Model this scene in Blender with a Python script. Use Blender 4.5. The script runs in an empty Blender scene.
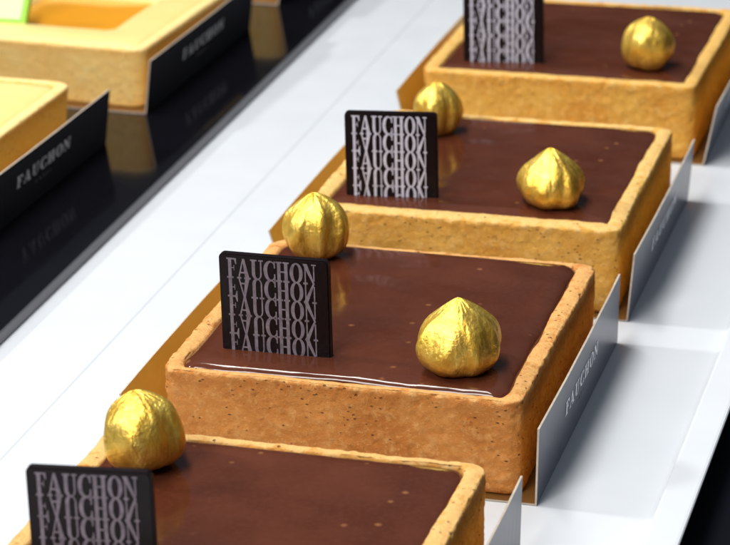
import bpy, bmesh, math, random
from mathutils import Vector, Matrix, noise
import numpy as np

S = 0.075                       # one unit below = one tart side = 7.5 cm
scene = bpy.context.scene
COL = scene.collection
PI = math.pi

# ------------------------------------------------------------------ helpers
def mesh_obj(name, verts, faces, mats, fmat=None, smooth=True, parent=None, loc=(0, 0, 0), rot=(0, 0, 0)):
    me = bpy.data.meshes.new(name)
    me.from_pydata([(v[0] * S, v[1] * S, v[2] * S) for v in verts], [], faces)
    if not isinstance(mats, (list, tuple)):
        mats = [mats]
    for m in mats:
        me.materials.append(m)
    if fmat:
        me.polygons.foreach_set('material_index', fmat)
    me.polygons.foreach_set('use_smooth', [smooth] * len(me.polygons))
    me.update()
    o = bpy.data.objects.new(name, me)
    COL.objects.link(o)
    o.location = [c * S for c in loc]
    o.rotation_euler = rot
    if parent:
        o.parent = parent
    return o

def thing(name, label, cat, loc=(0, 0, 0), rotz=0.0, group=None):
    o = bpy.data.objects.new(name, None)
    o.empty_display_size = 0.01
    COL.objects.link(o)
    o.location = [c * S for c in loc]
    o.rotation_euler = (0, 0, rotz)
    tag(o, label, cat, group)
    return o

def tag(o, label=None, cat=None, group=None, kind=None):
    if label: o['label'] = label
    if cat: o['category'] = cat
    if group: o['group'] = group
    if kind: o['kind'] = kind

def fix_normals(o):
    bm = bmesh.new(); bm.from_mesh(o.data)
    bmesh.ops.recalc_face_normals(bm, faces=bm.faces)
    bm.to_mesh(o.data); bm.free()

# ------------------------------------------------------------------ materials
class NT:
    def __init__(s, name):
        s.m = bpy.data.materials.new(name); s.m.use_nodes = True
        s.t = s.m.node_tree; s.n = s.t.nodes
        s.b = s.n['Principled BSDF']
        tc = s.n.new('ShaderNodeTexCoord')
        mp = s.n.new('ShaderNodeMapping'); mp.inputs['Scale'].default_value = (1 / S,) * 3
        s.l(tc.outputs['Object'], mp.inputs['Vector']); s.co = mp.outputs[0]
    def l(s, a, b): s.t.links.new(a, b)
    def noise(s, scale, detail=4, rough=.55, vec=None, dist=0):
        n = s.n.new('ShaderNodeTexNoise')
        n.inputs['Scale'].default_value = scale; n.inputs['Detail'].default_value = detail
        n.inputs['Roughness'].default_value = rough; n.inputs['Distortion'].default_value = dist
        s.l(vec or s.co, n.inputs['Vector']); return n.outputs['Fac']
    def voro(s, scale, vec=None, feature='F1', rnd=1):
        n = s.n.new('ShaderNodeTexVoronoi'); n.feature = feature
        n.inputs['Scale'].default_value = scale; n.inputs['Randomness'].default_value = rnd
        s.l(vec or s.co, n.inputs['Vector']); return n
    def stretch(s, sc):
        mp = s.n.new('ShaderNodeMapping'); mp.inputs['Scale'].default_value = sc
        s.l(s.co, mp.inputs['Vector']); return mp.outputs[0]
    def ramp(s, fac, stops):
        r = s.n.new('ShaderNodeValToRGB'); e = r.color_ramp.elements
        while len(e) < len(stops): e.new(.5)
        for i, (p, c) in enumerate(stops):
            e[i].position = p
            e[i].color = (c, c, c, 1) if isinstance(c, (int, float)) else (*c, 1)
        s.l(fac, r.inputs[0]); return r.outputs[0]
    def mix(s, fac, a, b, mode='MIX'):
        n = s.n.new('ShaderNodeMix'); n.data_type = 'RGBA'; n.blend_type = mode
        for v, k in ((fac, 0), (a, 6), (b, 7)):
            if isinstance(v, (int, float)): n.inputs[k].default_value = v
            elif isinstance(v, tuple): n.inputs[k].default_value = (*v, 1)
            else: s.l(v, n.inputs[k])
        return n.outputs[2]
    def math(s, op, a, b=None):
        n = s.n.new('ShaderNodeMath'); n.operation = op
        for i, v in enumerate((a, b)):
            if v is None: continue
            if isinstance(v, (int, float)): n.inputs[i].default_value = v
            else: s.l(v, n.inputs[i])
        return n.outputs[0]
    def bump(s, h, strength, dist, prev=None):
        n = s.n.new('ShaderNodeBump'); n.inputs['Strength'].default_value = strength
        n.inputs['Distance'].default_value = dist * S
        s.l(h, n.inputs['Height'])
        if prev is not None: s.l(prev, n.inputs['Normal'])
        return n.outputs[0]
    def set(s, **k):
        names = dict(color='Base Color', rough='Roughness', metal='Metallic', ior='IOR', coat='Coat Weight',
                     coatr='Coat Roughness', normal='Normal', spec='Specular IOR Level', sss='Subsurface Weight',
                     sheen='Sheen Weight', coatn='Coat Normal')
        for a, v in k.items():
            i = s.b.inputs[names[a]]
            if isinstance(v, tuple): i.default_value = (*v, 1)
            elif isinstance(v, (int, float)): i.default_value = v
            else: s.l(v, i)
        return s.m

def simple(name, color, rough=.5, **k):
    t = NT(name); return t.set(color=color, rough=rough, **k)

def crust_mat(name, base, brown, pale, speck=(.12, .045, .012), zt=.274, grain=1.):
    t = NT(name)
    big = t.noise(5.5, 5, .6)
    mid = t.noise(26, 5, .65)
    fine = t.noise(120, 3, .6)
    c = t.mix(t.math('MULTIPLY', t.ramp(big, [(.34, 0.0), (.66, 1.0)]), grain), base, brown)
    c = t.mix(t.math('MULTIPLY', t.ramp(mid, [(.5, 0.), (.72, 1.)]), .55), c, pale)
    # baked edge: a browned band just under the rim, ragged by noise
    sx = t.n.new('ShaderNodeSeparateXYZ'); t.l(t.co, sx.inputs[0])
    z = t.math('ADD', sx.outputs[2], t.math('MULTIPLY', t.math('SUBTRACT', mid, .5), .05))
    band = t.ramp(t.math('DIVIDE', z, zt), [(.0, .55), (.12, 0.), (.80, 0.), (.93, .75), (.985, .0)])
    c = t.mix(t.math('MULTIPLY', band, .6), c, brown)
    rimtop = t.ramp(t.math('DIVIDE', z, zt), [(.975, 0.), (1.0, 1.)])
    c = t.mix(t.math('MULTIPLY', rimtop, .75), c, pale)
    g1 = t.noise(58, 5, .8)
    c = t.mix(t.math('MULTIPLY', t.ramp(g1, [(.30, 1.), (.46, 0.)]), .55 * grain), c, brown)
    c = t.mix(t.math('MULTIPLY', t.ramp(g1, [(.54, 0.), (.68, 1.)]), .60 * grain), c, pale)
    # crumb specks and pores
    st = t.stretch((1, 1, 1.7))
    v = t.voro(50, st)
    pore = t.ramp(v.outputs['Distance'], [(.10, 1.), (.24, 0.)])
    sel = t.ramp(v.outputs['Color'], [(.60, 0.), (.68, 1.)])
    pore = t.math('MULTIPLY', pore, sel)
    c = t.mix(t.math('MULTIPLY', pore, .6), c, speck)
    v2 = t.voro(75, t.co)
    gr = t.math('MULTIPLY', t.ramp(v2.outputs['Distance'], [(.12, 1.), (.3, 0.)]), t.ramp(v2.outputs['Color'], [(.6, 0.), (.7, 1.)]))
    c = t.mix(t.math('MULTIPLY', gr, .35), c, pale)
    n1 = t.bump(mid, .35, .014)
    n2 = t.bump(g1, .8 * grain, .010, n1)
    n3 = t.bump(t.math('SUBTRACT', 1.0, pore), .9, .012, n2)
    t.b.inputs['Subsurface Radius'].default_value = (.0012, .0006, .0003)
    return t.set(color=c, rough=.72, normal=n3, spec=.3)

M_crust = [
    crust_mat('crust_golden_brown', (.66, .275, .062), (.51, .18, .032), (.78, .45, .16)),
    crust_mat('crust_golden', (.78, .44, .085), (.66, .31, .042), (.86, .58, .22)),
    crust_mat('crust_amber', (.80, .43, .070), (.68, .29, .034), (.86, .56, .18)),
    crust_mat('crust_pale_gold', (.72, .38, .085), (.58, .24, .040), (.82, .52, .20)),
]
M_lemon_crust = crust_mat('crust_lemon_tart', (.90, .64, .23), (.84, .42, .08), (.92, .72, .33), speck=(.45, .20, .05), zt=.236, grain=.35)

def ganache_mat():
    t = NT('glossy_chocolate_ganache')
    big = t.noise(4, 4, .6)
    c = t.mix(t.ramp(big, [(.3, 0.), (.7, 1.)]), (.064, .0165, .0080), (.096, .0265, .0122))
    v = t.voro(16, t.co)
    dist = t.math('ADD', v.outputs['Distance'], t.math('MULTIPLY', t.noise(45, 3), .16))
    sp = t.math('MULTIPLY', t.ramp(dist, [(.08, 1.), (.25, 0.)]), t.ramp(v.outputs['Color'], [(.62, 0.), (.68, 1.)]))
    c = t.mix(t.math('MULTIPLY', sp, .7), c, (.34, .15, .06))
    fine = t.noise(70, 3, .6)
    c = t.mix(t.math('MULTIPLY', t.ramp(fine, [(.45, 0.), (.75, 1.)]), .35), c, (.110, .034, .018))
    wav = t.noise(3.5, 2, .5)
    n1 = t.bump(wav, .25, .05)
    n3 = t.bump(fine, .03, .004, n1)
    r = t.ramp(t.noise(9, 4), [(.3, .08), (.7, .14)])
    return t.set(color=c, rough=r, normal=n3, ior=1.45)
M_ganache = ganache_mat()

def gold_mat():
    t = NT('gold_leaf_on_nut')
    w = t.noise(14, 6, .65, dist=.6)
    f = t.noise(60, 4, .7)
    c = t.mix(t.ramp(w, [(.3, 0.), (.7, 1.)]), (.95, .57, .045), (1.0, .76, .19))
    wear = t.ramp(t.noise(7, 6, .7, dist=.8), [(.60, 0.), (.72, .8)])
    c = t.mix(wear, c, (.42, .20, .022))
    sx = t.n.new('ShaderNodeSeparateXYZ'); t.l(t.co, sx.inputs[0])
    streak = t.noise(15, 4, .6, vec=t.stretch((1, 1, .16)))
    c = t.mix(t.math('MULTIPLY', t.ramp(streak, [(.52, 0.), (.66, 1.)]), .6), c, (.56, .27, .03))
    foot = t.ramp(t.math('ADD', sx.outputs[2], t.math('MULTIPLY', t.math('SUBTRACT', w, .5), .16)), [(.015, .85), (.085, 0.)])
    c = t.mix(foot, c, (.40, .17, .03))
    ridg = t.voro(26, t.stretch((1, 1, .35)), 'DISTANCE_TO_EDGE')
    n1 = t.bump(w, .35, .016)
    n2 = t.bump(t.ramp(ridg.outputs['Distance'], [(0, 0.), (.12, 1.)]), .10, .006, n1)
    n3 = t.bump(f, .45, .006, t.bump(streak, .5, .016, n2))
    r = t.ramp(f, [(.3, .30), (.7, .48)])
    return t.set(color=c, rough=r, metal=.82, normal=n3)
M_gold = gold_mat()

def plaque_mat():
    t = NT('dark_chocolate')
    n = t.noise(40, 4)
    c = t.mix(n, (.005, .0026, .004), (.010, .0055, .007))
    return t.set(color=c, rough=.34, normal=t.bump(n, .4, .006), spec=.18)
M_plaque = plaque_mat()

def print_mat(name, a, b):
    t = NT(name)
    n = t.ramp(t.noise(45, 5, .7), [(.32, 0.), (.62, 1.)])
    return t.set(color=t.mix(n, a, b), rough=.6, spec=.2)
M_print_dim = print_mat('grey_print', (.13, .105, .135), (.235, .20, .24))  # plaque print toned down as less lit; also the dimmer small card ink
M_print_lit = print_mat('lit_print', (.44, .43, .54), (.62, .61, .74))  # same plaque print, stronger light on the rear plaques put into its colour
M_print_silver = NT('silver_ink').set(color=(.80, .82, .88), rough=.35, metal=.8)
M_print_white = print_mat('silver_print', (.55, .55, .58), (.75, .75, .78))

def card_black():
    t = NT('black_glossy_card')
    f = t.noise(90, 3)
    return t.set(color=t.mix(f, (.012, .012, .016), (.028, .028, .034)), rough=.17, ior=1.75, normal=t.bump(t.noise(2.5, 2), .05, .02))
def card_gold():
    t = NT('gold_card_lining')
    f = t.noise(9, 5, .6)
    return t.set(color=t.mix(f, (.72, .47, .06), (.84, .60, .12)), rough=.42, metal=.4, normal=t.bump(t.noise(70, 4), .2, .004))
def card_edge():
    t = NT('paper_edge')
    f = t.noise(60, 4)
    return t.set(color=t.mix(f, (.34, .27, .20), (.62, .55, .47)), rough=.8)
def card_sheen():  # black card; grey of the reflected white tray put into the base colour
    t = NT('black_card_sheen')
    f = t.noise(90, 3)
    return t.set(color=t.mix(f, (.075, .080, .112), (.10, .105, .14)), rough=.27, ior=1.42)
M_cbase = simple('shaded_gold_board', (.20, .095, .022), .5, metal=.4)  # lining gold darkened, shade under the tart painted into the colour
M_cblack, M_cgold, M_cedge, M_csheen = card_black(), card_gold(), card_edge(), card_sheen()

def tray_white():
    t = NT('white_enamel_tray')
    f = t.noise(1.6, 5, .6)
    c = t.mix(f, (.585, .63, .69), (.64, .675, .715))
    dust = t.voro(9, t.co)
    d = t.math('MULTIPLY', t.ramp(dust.outputs['Distance'], [(.03, 1.), (.05, 0.)]), t.ramp(dust.outputs['Color'], [(.93, 0.), (.95, 1.)]))
    c = t.mix(t.math('MULTIPLY', d, .45), c, (.25, .22, .2))
    r = t.ramp(t.noise(5, 5, .65), [(.3, .28), (.7, .44)])
    return t.set(color=c, rough=r, normal=t.bump(t.noise(3, 3), .06, .02), spec=.4)
M_tray = tray_white()

def slab_black():
    t = NT('black_acrylic')
    r = t.ramp(t.noise(4, 5, .65), [(.3, .05), (.7, .13)])
    d = t.voro(60, t.co)
    dd = t.math('MULTIPLY', t.ramp(d.outputs['Distance'], [(.06, 1.), (.1, 0.)]), t.ramp(d.outputs['Color'], [(.9, 0.), (.94, 1.)]))
    return t.set(color=t.mix(t.math('MULTIPLY', dd, .4), (.004, .004, .006), (.06, .06, .06)), rough=r, ior=1.31)
M_slab = slab_black()
M_slab_edge = simple('black_acrylic_edge', (.09, .092, .105), .35, ior=1.6)
M_counter = NT('dark_counter')
M_counter = M_counter.set(color=M_counter.mix(M_counter.noise(3, 4), (.003, .003, .006), (.006, .006, .012)), rough=.5, spec=.08)

# ------------------------------------------------------------------ rounded squares
def rsq(half, rad, nside, ncorner):
    """points + outward normals of a rounded square, counter-clockwise from the front-left corner"""
    P = []
    rad = max(min(rad, half), 1e-4)
    k = half - rad
    sides = [((-k, -half), (k, -half), (0, -1)), ((half, -k), (half, k), (1, 0)), ((k, half), (-k, half), (0, 1)), ((-half, k), (-half, -k), (-1, 0))]
    cc = [(k, -k, -PI / 2), (k, k, 0), (-k, k, PI / 2), (-k, -k, PI)]
    for (a, b, n), (cx, cy, a0) in zip(sides, cc):
        for i in range(nside):
            f = i / nside
            P.append((a[0] + (b[0] - a[0]) * f, a[1] + (b[1] - a[1]) * f, n[0], n[1]))
        for i in range(ncorner):
            t = a0 + PI / 2 * i / ncorner
            P.append((cx + rad * math.cos(t), cy + rad * math.sin(t), math.cos(t), math.sin(t)))
    return P

def inset(d, x, y, nx, ny, k=.42):
    # walls are thinner at front and back than at the sides
    if abs(ny) > .02: y += ny * abs(ny) * d * k
    return x, y

def nz(x, y, z=0.):
    return noise.noise(Vector((x, y, z)))

def loft(rings, close_top=False):
    V = []; F = []
    n = len(rings[0])
    for r in rings: V += r
    for i in range(len(rings) - 1):
        a, b = i * n, (i + 1) * n
        for j in range(n):
            k = (j + 1) % n
            F.append((a + j, a + k, b + k, b + j))
    return V, F

def make_crust(parent, seed, mat, H=.274, rim=.050, corner=.042, nside=150, amp=1.0, depth=.10, taper=.007, kf=.42):
    rnd = random.Random(seed); off = rnd.uniform(0, 100)
    ncr = max(6, nside // 14)
    prof = []      # (inset, z, kind)
    nw = max(14, nside // 4)
    prof.append((.10, .0, 0)); prof.append((taper + .006, .0, 0))
    for i in range(nw + 1):
        f = i / nw
        prof.append((taper * (1 - f), .006 + (H - .016) * f, 1))
    for i in range(1, 6):                      # outer lip rounding
        t = i / 6 * PI / 2
        prof.append((.005 * (1 - math.cos(t)), H - .010 + .010 * math.sin(t), 2))
    for i in range(7):
        f = i / 6
        prof.append((.006 + (rim - .014) * f, H + .003 * math.sin(f * PI), 3))
    for i in range(1, 5):
        t = i / 4 * PI / 2
        prof.append((rim - .008 + .010 * math.sin(t), H - .012 * (1 - math.cos(t)), 4))
    prof.append((rim + .006, H - depth * .5, 4)); prof.append((rim + .010, H - depth, 4))
    rings = []
    for d, z, k in prof:
        r = []
        half = .5 - d
        rad = max(.012, corner - d * .45)
        for (x, y, nx, ny) in rsq(half, rad, nside, ncr):
            dx = 0.; dz = 0.
            if k >= 3: x, y = inset(d, x, y, nx, ny, kf if ny < 0 else .42)
            if k >= 1:
                low = noise.noise(Vector((x * 4 + off, y * 4, z * 4)))
                hi = noise.fractal(Vector((x * 30 + off, y * 30, z * 34)), 1.0, 2.0, 4)
                dx += amp * (.0042 * low + .0026 * hi + .0022 * noise.noise(Vector((x * 75 + off, y * 75, z * 80))))
                if k in (1, 2):
                    vd, vp = noise.voronoi(Vector((x * 30 + off, y * 30, z * 46)))
                    h = noise.cell(vp[0] * 7.3)
                    if h > -.3:
                        rr = .15 + .14 * h
                        if vd[0] < rr: dx -= amp * .008 * (1 - (vd[0] / rr) ** 2)
                if k >= 3:
                    dz += amp * (.0022 * noise.noise(Vector((x * 9 + off, y * 9, 3.1))) + .0016 * hi)
                if k == 4:
                    dx -= 0.
                    w = noise.noise(Vector((x * 6.5 + off, y * 6.5, 9.7))) + .5 * noise.noise(Vector((x * 17 + off, y * 17, 4.2)))
                    dx = amp * .0065 * w
                if k == 2: dz += amp * .003 * noise.noise(Vector((x * 9 + off, y * 9, 3.1)))
            r.append((x + nx * dx, y + ny * dx, z + dz))
        rings.append(r)
    V, F = loft(rings)
    n = len(rings[0])
    F.append(tuple(range(n))[::-1])
    o = mesh_obj('crust', V, F, mat, parent=parent)
    return o, off

def make_ganache(parent, off, seed, mat, H=.274, rim=.050, nside=110, name='ganache', drop=0.0, dome=.0205, kf=.42):
    ncr = 10
    prof = [(rim - .012, H - .075), (rim - .010, H - .030), (rim - .007, H - .020), (rim - .003, H - .0125)]
    for i in range(1, 17):
        f = (i / 16) ** 1.6
        prof.append((rim - .003 + .058 * f, H - .0125 + dome * math.sqrt(1 - (1 - f) ** 2)))
    hz = H - .0125 + dome
    prof += [(rim + .066, hz), (rim + .085, hz - .0006)]
    d = rim + .085
    while d < .47:
        d += .026
        prof.append((d, hz - .0008))
    rings = []
    for i, (d, z) in enumerate(prof):
        r = []
        half = .5 - d
        e = max(0., min(1., 1 - (d - rim) / .09))
        for (x, y, nx, ny) in rsq(half, max(.006, min(half, .036 - d * .1)), nside, ncr):
            w = noise.noise(Vector((x * 3.1 + off, y * 3.1, 21.3))) * .55 + noise.noise(Vector((x * 9 + off, y * 9, 13.3))) * .5 + .10 * noise.noise(Vector((x * 24 + off, y * 24, 2.3)))
            x, y = inset(d * min(1, 1.25 * e), x, y, nx, ny, kf if ny < 0 else .42)
            dx = .0085 * w * e
            dz = .0016 * noise.noise(Vector((x * 5 + off, y * 5, 1.3))) - drop
            r.append((x + nx * dx, y + ny * dx, z + dz))
        rings.append(r)
    V, F = loft(rings)
    n = len(rings[0]); b = len(V) - n
    V.append((0, 0, hz - .0008 - drop))
    for j in range(n):
        F.append((b + j, b + (j + 1) % n, len(V) - 1))
    return mesh_obj(name, V, F, mat, parent=parent)

# ------------------------------------------------------------------ lettering (Didone capitals, drawn by hand)
def R(x0, y0, x1, y1): return [(x0, y0), (x1, y0), (x1, y1), (x0, y1)]
def arc(co, ro, ci, ri, a0, a1, n=20):
    out = []
    for i in range(n):
        t0 = math.radians(a0 + (a1 - a0) * i / n); t1 = math.radians(a0 + (a1 - a0) * (i + 1) / n)
        o0 = (co[0] + ro[0] * math.cos(t0), co[1] + ro[1] * math.sin(t0)); o1 = (co[0] + ro[0] * math.cos(t1), co[1] + ro[1] * math.sin(t1))
        i0 = (ci[0] + ri[0] * math.cos(t0), ci[1] + ri[1] * math.sin(t0)); i1 = (ci[0] + ri[0] * math.cos(t1), ci[1] + ri[1] * math.sin(t1))
        out.append([o0, o1, i1, i0])
    return out
HL = .075
GLYPH = {
 'F': (.66, [R(.11, HL, .315, 1 - HL), R(.02, 0, .42, HL), R(.02, 1 - HL, .62, 1), [(.57, .70), (.62, .70), (.62, 1 - HL), (.48, 1 - HL)], R(.30, .49, .45, .54), [(.45, .38), (.49, .38), (.49, .65), (.45, .65)]]),
 'A': (.86, [[(.09, HL), (.175, HL), (.42, .90), (.37, 1)], [(.50, HL), (.76, HL), (.49, 1), (.37, 1)], R(.21, .26, .55, .34), R(.01, 0, .27, HL), R(.44, 0, .84, HL)]),
 'U': (.84, [R(.11, .30, .315, 1 - HL), R(.62, .30, .71, 1 - HL), R(.02, 1 - HL, .42, 1), R(.53, 1 - HL, .81, 1)] + arc((.41, .30), (.30, .31), (.4675, .30), (.1525, .23), 180, 360)),
 'C': (.78, arc((.42, .5), (.40, .51), (.485, .5), (.235, .43), 42, 318, 26) + [R(.66, .64, .74, .99), R(.66, .01, .74, .36)]),
 'H': (.88, [R(.11, HL, .315, 1 - HL), R(.545, HL, .75, 1 - HL), R(.315, .46, .545, .54), R(.02, 0, .40, HL), R(.46, 0, .84, HL), R(.02, 1 - HL, .40, 1), R(.46, 1 - HL, .84, 1)]),
 'O': (.84, arc((.42, .5), (.40, .51), (.42, .5), (.18, .43), 0, 360, 36)),
 'N': (.86, [R(.12, HL, .20, .86), R(.645, .16, .725, 1 - HL), [(.01, 1), (.28, 1), (.725, 0), (.62, 0)], R(.03, 0, .30, HL), R(.54, 1 - HL, .82, 1)]),
 'P': (.66, [R(.12, 0, .28, 1), R(.28, .94, .38, 1), R(.28, .45, .38, .51)] + arc((.38, .725), (.24, .275), (.38, .725), (.10, .215), -90, 90, 10)),
 'R': (.74, [R(.12, 0, .28, 1), R(.28, .94, .38, 1), R(.28, .47, .38, .53), [(.34, .5), (.46, .5), (.70, 0), (.54, 0)]] + arc((.38, .735), (.24, .265), (.38, .735), (.10, .205), -90, 90, 10)),
 'I': (.40, [R(.12, 0, .28, 1)]),
 'S': (.62, arc((.31, .74), (.26, .26), (.31, .74), (.14, .19), 20, 270, 12) + arc((.31, .26), (.26, .26), (.31, .26), (.14, .22), -160, 90, 12)),
}
def text_polys(word, x0, x1, y0, y1, flip=False, gap=.02):
    tot = sum(GLYPH[c][0] for c in word) + gap * (len(word) - 1)
    k = (x1 - x0) / tot
    out = []; cx = 0
    for c in word:
        w, polys = GLYPH[c]
        for p in polys:
            q = []
            for (a, b) in p:
                yy = (1 - b) if flip else b
                q.append((x0 + (cx + a) * k, y0 + yy * (y1 - y0)))
            out.append(q)
        cx += w + gap
    return out

def clip_below(poly, ymin):
    out = []
    for i in range(len(poly)):
        a, b = poly[i], poly[(i + 1) % len(poly)]
        if a[1] >= ymin: out.append(a)
        if (a[1] >= ymin) != (b[1] >= ymin):
            t = (ymin - a[1]) / (b[1] - a[1]); out.append((a[0] + t * (b[0] - a[0]), ymin))
    return out

def lettering(parent, polys, place, mat, name='lettering'):
    """place(u, v, lift) -> local point; each stroke of ink lies a few microns above the one before"""
    V = []; F = []
    for i, p in enumerate(polys):
        if len(p) < 3: continue
        s = len(V)
        for (u, v) in p: V.append(place(u, v, .0012 + (i % 6) * .00006))
        F.append(tuple(range(s, len(V))))
    return mesh_obj(name, V, F, mat, smooth=False, parent=parent)

# ------------------------------------------------------------------ cards
def box_faces(corners):
    """8 corners: bottom ring (4), top ring (4) -> faces"""
    return corners, [(3, 2, 1, 0), (4, 5, 6, 7), (0, 1, 5, 4), (1, 2, 6, 5), (2, 3, 7, 6), (3, 0, 4, 7)]

def make_card(label, x0, x1, y0, y1, z, rotz, pivot, hr=.223, hl=.205, leanr=.008, leanl=.066, group=None, curl=.004, textlen=.45, outer=None, ink=None):
    """gold-lined card: base, two upright side flaps, printing on the right flap"""
    px, py = pivot
    t = thing('pastry_card', label, 'cake card', (px, py, z), rotz, group)
    X0, X1, Y0, Y1 = x0 - px, x1 - px, y0 - py, y1 - py
    th = .0055
    V, F = box_faces([(X0, Y0, 0), (X1, Y0, 0), (X1, Y1, 0), (X0, Y1, 0), (X0, Y0, th), (X1, Y0, th), (X1, Y1, th), (X0, Y1, th)])
    mesh_obj('base', V, F, [M_cblack, M_cbase, M_cedge], [0, 1, 2, 2, 2, 2], False, t)
    N = 24
    def flap(sign, xb, h, lean):
        # a strip along y, slightly bowed, thickness th, inner side gold, outer side black
        V = []; F = []; fm = []
        L = math.hypot(h, lean); nx, nzv = h / L * sign, -lean / L
        for i in range(N + 1):
            f = i / N; y = Y0 + (Y1 - Y0 - (.09 if sign < 0 else 0)) * f
            bow = curl * math.sin(f * PI) + .0012 * nz(y * 5, xb, h)
            for zz, k in ((0.0005, 0), (h, 1)):
                xx = xb + sign * (lean * (zz / h) + bow * (zz / h))
                V.append((xx, y, zz)); V.append((xx + nx * th, y, zz + (nzv * th if k else 0)))
        for i in range(N):
            a = i * 4; b = a + 4
            fin = (a, a + 2, b + 2, b); fout = (a + 1, b + 1, b + 3, a + 3)
            top = (a + 2, a + 3, b + 3, b + 2); bot = (a, b, b + 1, a + 1)
            F += [fin, fout, top, bot]; fm += [1, 0, 2, 2]
        e = N * 4
        F += [(0, 1, 3, 2), (e, e + 2, e + 3, e + 1)]; fm += [2, 2]
        o = mesh_obj('side_flap', V, F, [outer or M_cblack, M_cgold, M_cedge], fm, False, t)
        fix_normals(o)
        return o
    flap(-1, X0 - .0005, hl, leanl)
    fr = flap(1, X1 + .0005, hr, leanr)
    mid = (Y0 + Y1) / 2
    L = math.hypot(hr, leanr)
    def place(u, v, lift):
        f = (u - Y0) / (Y1 - Y0)
        bow = curl * math.sin(f * PI) + .0012 * nz(u * 5, X1 + .0005, hr)
        return (X1 + .0005 + (leanr + bow) * (v / hr) + hr / L * (th + lift), u, v)
    P = text_polys('FAUCHON', mid - textlen / 2, mid + textlen / 2, .108, .150, gap=.10)
    lettering(fr, P, place, ink or M_print_white)
    P = text_polys('PARIS', mid - .065, mid + .065, .074, .085, gap=.45)
    lettering(fr, P, place, M_print_dim)
    return t

# ------------------------------------------------------------------ nuts
def make_nut(label, x, y, z, w, h, seed, tip=1.0, tilt=(0, 0), ridges=9, blunt=0.0, ridge_amp=.05, rotz=0.):
    rnd = random.Random(seed); off = rnd.uniform(0, 90)
    pts = [(0., 0.), (.26, .012), (.40, .075), (.475, .19), (.50, .33), (.475 + .01 * blunt, .48), (.405 + .035 * blunt, .63), (.30 + .06 * blunt, .76), (.185 + .08 * blunt, .875), (.085 + .085 * blunt, .955), (.03 + .045 * blunt, .99), (0, 1.0)]
    if blunt > .6:
        pts = [(0, 0), (.22, .01), (.34, .06), (.42, .16), (.475, .30), (.50, .46), (.475, .62), (.40, .76), (.27, .88), (.155, .95), (.075, .985), (0, 1.)]
    def prof(u):
        f = u * (len(pts) - 1); i = min(int(f), len(pts) - 2); t = f - i
        p0 = pts[max(i - 1, 0)]; p1 = pts[i]; p2 = pts[i + 1]; p3 = pts[min(i + 2, len(pts) - 1)]
        c = [.5 * (2 * p1[k] + (p2[k] - p0[k]) * t + (2 * p0[k] - 5 * p1[k] + 4 * p2[k] - p3[k]) * t * t + (3 * p1[k] - p0[k] - 3 * p2[k] + p3[k]) * t ** 3) for k in (0, 1)]
        return max(c[0], 0), c[1]
    NU, NP = 72, 120
    V = [(0, 0, 0)]; F = []
    ph = [rnd.uniform(0, 6.28) for _ in range(4)]
    RX = Matrix.Rotation(tilt[0], 3, 'X') @ Matrix.Rotation(tilt[1], 3, 'Y')
    raw = []
    for i in range(1, NU):
        u = i / NU
        r, zz = prof(u)
        for j in range(NP):
            a = 2 * PI * j / NP
            twist = a + .35 * (zz - .3) * math.sin(ph[0])
            env = math.sin(min(1, zz * 1.15) * PI) ** .6 if 0 < zz < .87 else .35
            rg = math.sin(ridges * twist + 2.2 * noise.noise(Vector((math.cos(a) * 1.3 + off, math.sin(a) * 1.3, .4)))+ ph[1])
            rg = (abs(rg) ** .7) * (1 if rg > 0 else -1)
            lump = noise.noise(Vector((math.cos(a) * 1.1 + off, math.sin(a) * 1.1, zz * 1.6)))
            crk = noise.fractal(Vector((math.cos(a) * 5 + off, math.sin(a) * 5, zz * 3.2)), 1., 2., 4)
            k = 1 + ridge_amp * .9 * rg * env + .17 * lump + .016 * crk
            big = 1 + .05 * math.cos(2 * a + ph[2])
            raw.append((r * k * big * w, a, zz * h + .012 * w * crk))
    V = [(0, 0, 0)] + [(r * math.cos(a), r * math.sin(a), zz) for r, a, zz in raw] + [(0, 0, h * 1.0)]
    V = [tuple(RX @ (Vector(v) - Vector((0, 0, .3 * h))) + Vector((0, 0, .3 * h))) for v in V]
    mz = min(v[2] for v in V)
    V = [(v[0], v[1], v[2] - mz) for v in V]
    for j in range(NP):
        k = (j + 1) % NP
        F.append((0, 1 + k, 1 + j))
        for i in range(NU - 2):
            a = 1 + i * NP; b = a + NP
            F.append((a + j, a + k, b + k, b + j))
        a = 1 + (NU - 2) * NP
        F.append((a + j, a + k, len(V) - 1))
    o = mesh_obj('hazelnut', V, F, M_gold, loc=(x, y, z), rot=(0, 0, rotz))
    tag(o, label, 'hazelnut', 'gilded hazelnuts on the chocolate tarts')
    return o

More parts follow.
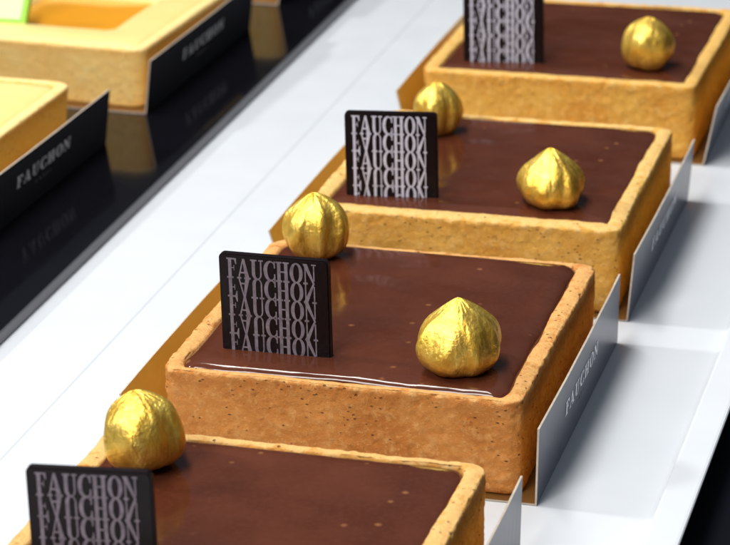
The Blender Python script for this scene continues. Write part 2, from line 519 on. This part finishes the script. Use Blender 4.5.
# ------------------------------------------------------------------ plaques
def make_plaque(label, x, y, z, rotz, w, h, th, pitch, pmat, lean=0.0, seed=0, top_gap=.012):
    """x,y = front-left foot; h = visible height; foot sinks .02 into the ganache"""
    t = thing('chocolate_plaque', label, 'chocolate plaque', (x, y, z), rotz, 'printed chocolate plaques on the tarts')
    bm = bmesh.new()
    sink = .018
    rc = .014
    # rounded-corner outline in x-z
    out = [(0, -sink), (w, -sink)]
    for i in range(6):
        a = PI / 2 * i / 5; out.append((w - rc + rc * math.cos(a), h - rc + rc * math.sin(a)))
    for i in range(6):
        a = PI / 2 + PI / 2 * i / 5; out.append((rc + rc * math.cos(a), h - rc + rc * math.sin(a)))
    fv = [bm.verts.new((a * S, 0, b * S)) for a, b in out]
    bv = [bm.verts.new((a * S, th * S, b * S)) for a, b in out]
    bm.faces.new(fv); bm.faces.new(bv[::-1])
    for i in range(len(out)):
        k = (i + 1) % len(out)
        bm.faces.new((fv[k], fv[i], bv[i], bv[k]))
    bmesh.ops.recalc_face_normals(bm, faces=bm.faces)
    edges = [e for e in bm.edges if abs(e.verts[0].co.y - e.verts[1].co.y) < 1e-6]
    bmesh.ops.bevel(bm, geom=edges, offset=.004 * S, segments=2, affect='EDGES')
    me = bpy.data.meshes.new('slab'); bm.to_mesh(me); bm.free()
    me.materials.append(M_plaque)
    o = bpy.data.objects.new('slab', me); COL.objects.link(o); o.parent = t
    P = []
    top = h - top_gap
    i = 0
    while top - pitch * i > 0.0:
        y1 = top - pitch * i; y0 = y1 - pitch
        for p in text_polys('FAUCHON', w * .072, w * .895, y0 - pitch * .03, y1 + pitch * .03, flip=(i % 2 == 1), gap=-.03):
            q = clip_below(p, -.005)
            if len(q) > 2: P.append(q)
        i += 1
    lettering(o, P, lambda u, v, l: (u, -l, v), pmat)
    if lean: t.rotation_euler = (lean, 0, rotz)
    return t

# ------------------------------------------------------------------ setting
def profile_extrude(name, prof, y0, y1, mats, fm=None, ny=2):
    V = []; F = []; n = len(prof)
    for i in range(ny):
        y = y0 + (y1 - y0) * i / (ny - 1)
        V += [(a, y, b) for a, b in prof]
    for i in range(ny - 1):
        for j in range(n):
            k = (j + 1) % n
            F.append((i * n + j, i * n + k, (i + 1) * n + k, (i + 1) * n + j))
    F.append(tuple(range(n))[::-1]); F.append(tuple(range((ny - 1) * n, ny * n)))
    o = mesh_obj(name, V, F, mats, fm, False)
    fix_normals(o)
    return o

YA, YB = -5.0, 10.0
counter = mesh_obj('table', [(-14, -9, -.065), (14, -9, -.065), (14, 16, -.065), (-14, 16, -.065)], [(0, 1, 2, 3)], M_counter, smooth=False)
tag(counter, kind='structure')

# white tray: flat lip left, floor, small rise and lip right
pr = [(-1.02, -.064), (-1.02, .006), (-.47, .0035), (-.4535, .0032), (-.4495, .0026), (-.4465, .001), (-.4435, 0.0)]
pr += [(1.338, 0.0)]
for i in range(1, 9):
    t_ = i / 8 * PI / 2
    pr.append((1.338 + .030 * math.sin(t_), .042 * (1 - math.cos(t_))))
pr += [(1.3725, .0485), (1.378, .051), (1.450, .0535), (1.4565, .0525), (1.4595, .0495), (1.460, .044), (1.452, .040), (1.395, .036), (1.390, -.064)]
tray = profile_extrude('serving_tray', pr, YA, YB, M_tray)
tag(tray, 'long white display tray with a raised lip under the chocolate tarts', 'tray')
for p in tray.data.polygons: p.use_smooth = False

# black acrylic tray at left, its edge lying over the white lip
ps = [(-3.6, -.064), (-1.03, -.064), (-1.03, .0068), (-.766, .0068), (-.764, .0090), (-.764, .0415), (-.768, .0455), (-3.6, .0460)]
slab = profile_extrude('serving_tray', ps, YA, YB, [M_slab, M_slab_edge], [0, 0, 0, 1, 1, 1, 0, 0, 0, 0])
tag(slab, 'glossy black display tray mirroring the yellow tarts and black cards', 'tray')

# ------------------------------------------------------------------ the four chocolate tarts in a row
CZ = .001
TARTS = [  # key, x, y (front-left), rot, crust material, seed, label
 ('front', .003, -1.372, -.001, 3, 11, 'pale-rimmed chocolate tart cut off at the bottom of the photo, nearest the camera'),
 ('second', 0., 0., 0., 0, 23, 'brown-crusted chocolate tart in full view with a white gleam along its front ganache edge'),
 ('third', .008, 1.277, .003, 1, 37, 'golden-crusted chocolate tart second from the back, its front mostly hidden behind the tart before it'),
 ('back', .005, 2.735, -.009, 2, 51, 'amber-crusted chocolate tart furthest back, blurred at the top of the photo'),
]
for key, x, y, r, mi, sd, lab in TARTS:
    root = thing('chocolate_tart', lab, 'tart', (x + .5, y + .5, CZ + .0062), r, 'square chocolate tarts in a row')
    kf = {'second': .42, 'third': -.45, 'back': .0, 'front': .42}[key]      # how thin the front wall is
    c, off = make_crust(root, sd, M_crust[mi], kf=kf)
    make_ganache(root, off, sd, M_ganache, dome=.0265 if key == 'second' else .0145, kf=kf)

GC = 'gold-lined cards under the chocolate tarts'
make_card('gold-lined card under the nearest tart, only its right flap showing at the bottom edge', -.03, 1.058, -1.40, -.285 - .015, CZ, 0, (.5, -.9), hl=.15, leanl=.012, group=GC, outer=M_csheen, ink=M_print_silver)
make_card('gold-lined card under the brown-crusted tart, black lettered flap at its right greyed by painted tray reflection', -.041, 1.040, -.023, 1.084, CZ, 0, (.5, .5), leanr=.007, group=GC, outer=M_csheen, ink=M_print_silver)
make_card('gold-lined card under the golden-crusted tart second from the back', -.036, 1.040, 1.250, 2.345, CZ, .0, (.5, 1.77), leanr=.020, leanl=.06, group=GC, outer=M_csheen, ink=M_print_silver)
make_card('gold-lined card under the furthest blurred chocolate tart', -.038, 1.036, 2.708, 3.80, CZ, .0, (.5, 3.23), leanr=.043, leanl=.045, group=GC, outer=M_csheen, ink=M_print_silver)

TOP = CZ + .0062 + .274 + .0015
NUTS = [
 ('gold pointed hazelnut on the brown-crusted tart, right of its plaque near the front edge', .796, .158, .222, .205, 3, dict(ridges=8, ridge_amp=.045, tilt=(.02, .0))),
 ('gold blunt hazelnut at the back left corner of the nearest tart', .180, -.581, .212, .198, 8, dict(ridges=5, ridge_amp=.06, blunt=1.25, tilt=(-.1, -.2))),
 ('gold ridged hazelnut at the back left corner of the brown-crusted tart, behind its plaque', .191, .851, .178, .197, 14, dict(ridges=7, ridge_amp=.10, blunt=1.15, tilt=(-.12, -.12))),
 ('gold pointed hazelnut on the golden-crusted tart, right of the plaque with lit-toned print', .757, 1.477, .212, .182, 27, dict(ridges=7, ridge_amp=.05, blunt=.15)),
 ('gold hazelnut at the back left corner of the golden-crusted tart', .238, 2.057, .160, .182, 31, dict(ridges=5, ridge_amp=.09, blunt=1.1, tilt=(-.05, .05))),
 ('blurred gold hazelnut on the furthest chocolate tart', .790, 2.925, .184, .188, 44, dict(ridges=5, ridge_amp=.06, blunt=1.1, tilt=(0., .12))),
]
for lab, x, y, w, h, sd, kw in NUTS:
    make_nut(lab, x, y, TOP - .003 + (.0105 if 'brown-crusted' in lab else 0), w, h, sd, **kw)

PZ = TOP
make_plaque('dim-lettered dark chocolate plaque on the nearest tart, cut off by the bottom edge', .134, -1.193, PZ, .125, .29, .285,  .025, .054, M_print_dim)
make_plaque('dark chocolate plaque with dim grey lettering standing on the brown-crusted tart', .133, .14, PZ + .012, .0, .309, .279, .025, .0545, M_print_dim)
make_plaque('dark chocolate plaque with crisp lettering in a brightly lit tone standing on the golden-crusted tart', .111, 1.409, PZ, .13, .292, .277, .025, .0575, M_print_lit)
make_plaque('blurred chocolate plaque with lit-toned lettering on the furthest tart, cut off at the top', .128, 2.869, PZ, .11, .292, .280, .025, .056, M_print_lit)

# ------------------------------------------------------------------ yellow tarts on the black tray
def cream_mat(name, a, b, rough=.4):
    t = NT(name)
    return t.set(color=t.mix(t.noise(6, 4), a, b), rough=rough, normal=t.bump(t.noise(8, 4), .2, .02), coat=.2)
M_cream = cream_mat('lemon_cream', (.88, .66, .22), (.90, .74, .32))
M_jelly = cream_mat('orange_jelly', (.74, .29, .010), (.82, .38, .02), .2)

def make_lemon_tart(label, cx, cy, rot, seed):
    root = thing('lemon_tart', label, 'tart', (cx, cy, .0525), rot, 'yellow square tarts on the black tray')
    make_crust(root, seed, M_lemon_crust, H=.236, rim=.045, corner=.06, nside=90, amp=.3, depth=.06, taper=.02)
    # cream frame around a sunken jelly square
    H = .236
    prof = [(.040, H - .05), (.042, H - .010), (.055, H - .002), (.085, H + .004), (.16, H + .003), (.215, H - .002), (.235, H - .012), (.25, H - .03), (.258, H - .055)]
    rings = [[(x + .004 * nz(x * 7 + seed, y * 7), y + .004 * nz(y * 7, x * 7 + seed), z + .002 * nz(x * 6, y * 6 + seed)) for (x, y, a, b) in rsq(.5 - d, .05, 40, 8)] for d, z in prof]
    V, F = loft(rings)
    mesh_obj('filling', V, F, M_cream, parent=root)
    rings = [[(x, y, z) for (x, y, a, b) in rsq(.5 - d, .04, 20, 6)] for d, z in ((.245, H - .05), (.256, H - .042), (.275, H - .038), (.40, H - .036))]
    V, F = loft(rings); n = len(rings[0]); F.append(tuple(range(len(V) - n, len(V))))
    mesh_obj('jelly', V, F, M_jelly, parent=root)
    return root

def lemon(label, clabel, brx, y0, y1, rot, trx, ty, trot, seed):
    make_card(clabel, -1.10 + brx - 1.09, -1.10 + brx, y0, y1, .0465, rot, (-1.10 + brx, y0), hr=.212, leanr=.03, leanl=.05, group='lettered black cards under the yellow tarts')
    c, s_ = math.cos(trot), math.sin(trot)
    make_lemon_tart(label, trx - .5 * c + .5 * s_ * 0, ty + .5, trot, seed)
lemon('yellow tart nearest the left edge, pale cream corner just showing', 'black lettered card beside the nearest yellow tart at the left edge', -.024, 1.215, 2.361, -.026, -1.195, 1.330, -.03, 61)
lemon('yellow tart with orange jelly centre at the top left of the photo', 'black lettered card beside the yellow tart with orange jelly', .029, 2.715, 3.860, -.026, -1.045, 2.765, -.06, 67)
lemon('yellow tart furthest back, only a sliver of its base at the top edge', 'black card corner at the top edge beside the furthest yellow tart', .065, 4.23, 5.37, -.026, -1.01, 4.27, -.04, 71)

# mint chip standing on the jelly tart
M_mint = simple('mint_white', (.60, .86, .42), .5)
M_lime = simple('lime_green', (.30, .62, .05), .45)
chip = thing('mint_chip', 'pale mint chip with lime green edges at the top left corner', 'decoration', (-1.77, 2.975, .285), 0)
chip.rotation_euler = (math.radians(-38), 0, .03)
def chip_bm(w, h, th, y):
    V, F = box_faces([(-w / 2, y, 0), (w / 2, y, 0), (w / 2, y + th, 0), (-w / 2, y + th, 0), (-w / 2, y, h), (w / 2, y, h), (w / 2, y + th, h), (-w / 2, y + th, h)])
    return V, F
V, F = chip_bm(.24, .22, .03, 0)
mesh_obj('edge', V, F, M_lime, smooth=False, parent=chip)
V, F = chip_bm(.20, .18, .036, -.003)
mesh_obj('face', [(a, b, c + .02) for a, b, c in V], F, M_mint, smooth=False, parent=chip)

# ------------------------------------------------------------------ camera
cam_d = bpy.data.cameras.new('camera')
cam = bpy.data.objects.new('camera', cam_d); COL.objects.link(cam)
CAM = Vector((2.396, -6.076, 3.141))
cam.location = CAM * S
cam.rotation_euler = (1.191, .024, .28)
cam_d.sensor_width = 36; cam_d.sensor_fit = 'HORIZONTAL'
cam_d.lens = 36 * 2633.438 / 730
cam_d.clip_start = .01; cam_d.clip_end = 100
cam_d.dof.use_dof = True
fwd = cam.rotation_euler.to_matrix() @ Vector((0, 0, -1))
cam_d.dof.focus_distance = (Vector((.6, .15, .33)) - CAM).dot(fwd) * S
cam_d.dof.aperture_fstop = 39
scene.camera = cam

# ------------------------------------------------------------------ case lamp, side key, added front fill
def area(name, loc, target, sx, sy, power, color):
    d = bpy.data.lights.new(name, 'AREA'); d.shape = 'RECTANGLE'; d.size = sx; d.size_y = sy
    d.energy = power; d.color = color
    o = bpy.data.objects.new(name, d); COL.objects.link(o)
    o.location = loc
    o.rotation_euler = (Vector(target) - Vector(loc)).to_track_quat('-Z', 'Y').to_euler()
    return o
area('case_lamp', (-.10, .03, .60), (-.02, .06, 0), .62, .065, 3.9, (1., .97, .92))
area('side_lamp', (-2.5, .10, 1.80), (.05, .08, 0), .28, .14, 38., (1., .97, .93))
area('front_fill', (-.24, -.9, .76), (.04, .1, 0), .5, .3, 9.0, (1., .96, .90))  # unseen soft fill from the camera side, added to brighten front faces

w = bpy.data.worlds.new('World'); scene.world = w; w.use_nodes = True
nt = w.node_tree
bg = nt.nodes['Background']
tc = nt.nodes.new('ShaderNodeTexCoord'); sp = nt.nodes.new('ShaderNodeSeparateXYZ'); rp = nt.nodes.new('ShaderNodeValToRGB')
nt.links.new(tc.outputs['Generated'], sp.inputs[0]); nt.links.new(sp.outputs[2], rp.inputs[0]); nt.links.new(rp.outputs[0], bg.inputs[0])
e = rp.color_ramp.elements          # a dim shop: dark at eye level, a pale ceiling above
e[0].position = .25; e[0].color = (.06, .065, .08, 1)
e[1].position = .75; e[1].color = (.80, .88, 1., 1)
bg.inputs[1].default_value = .25

scene.view_settings.view_transform = 'Standard'
scene.view_settings.look = 'None'
scene.view_settings.exposure = 0.1
scene.view_settings.gamma = 1
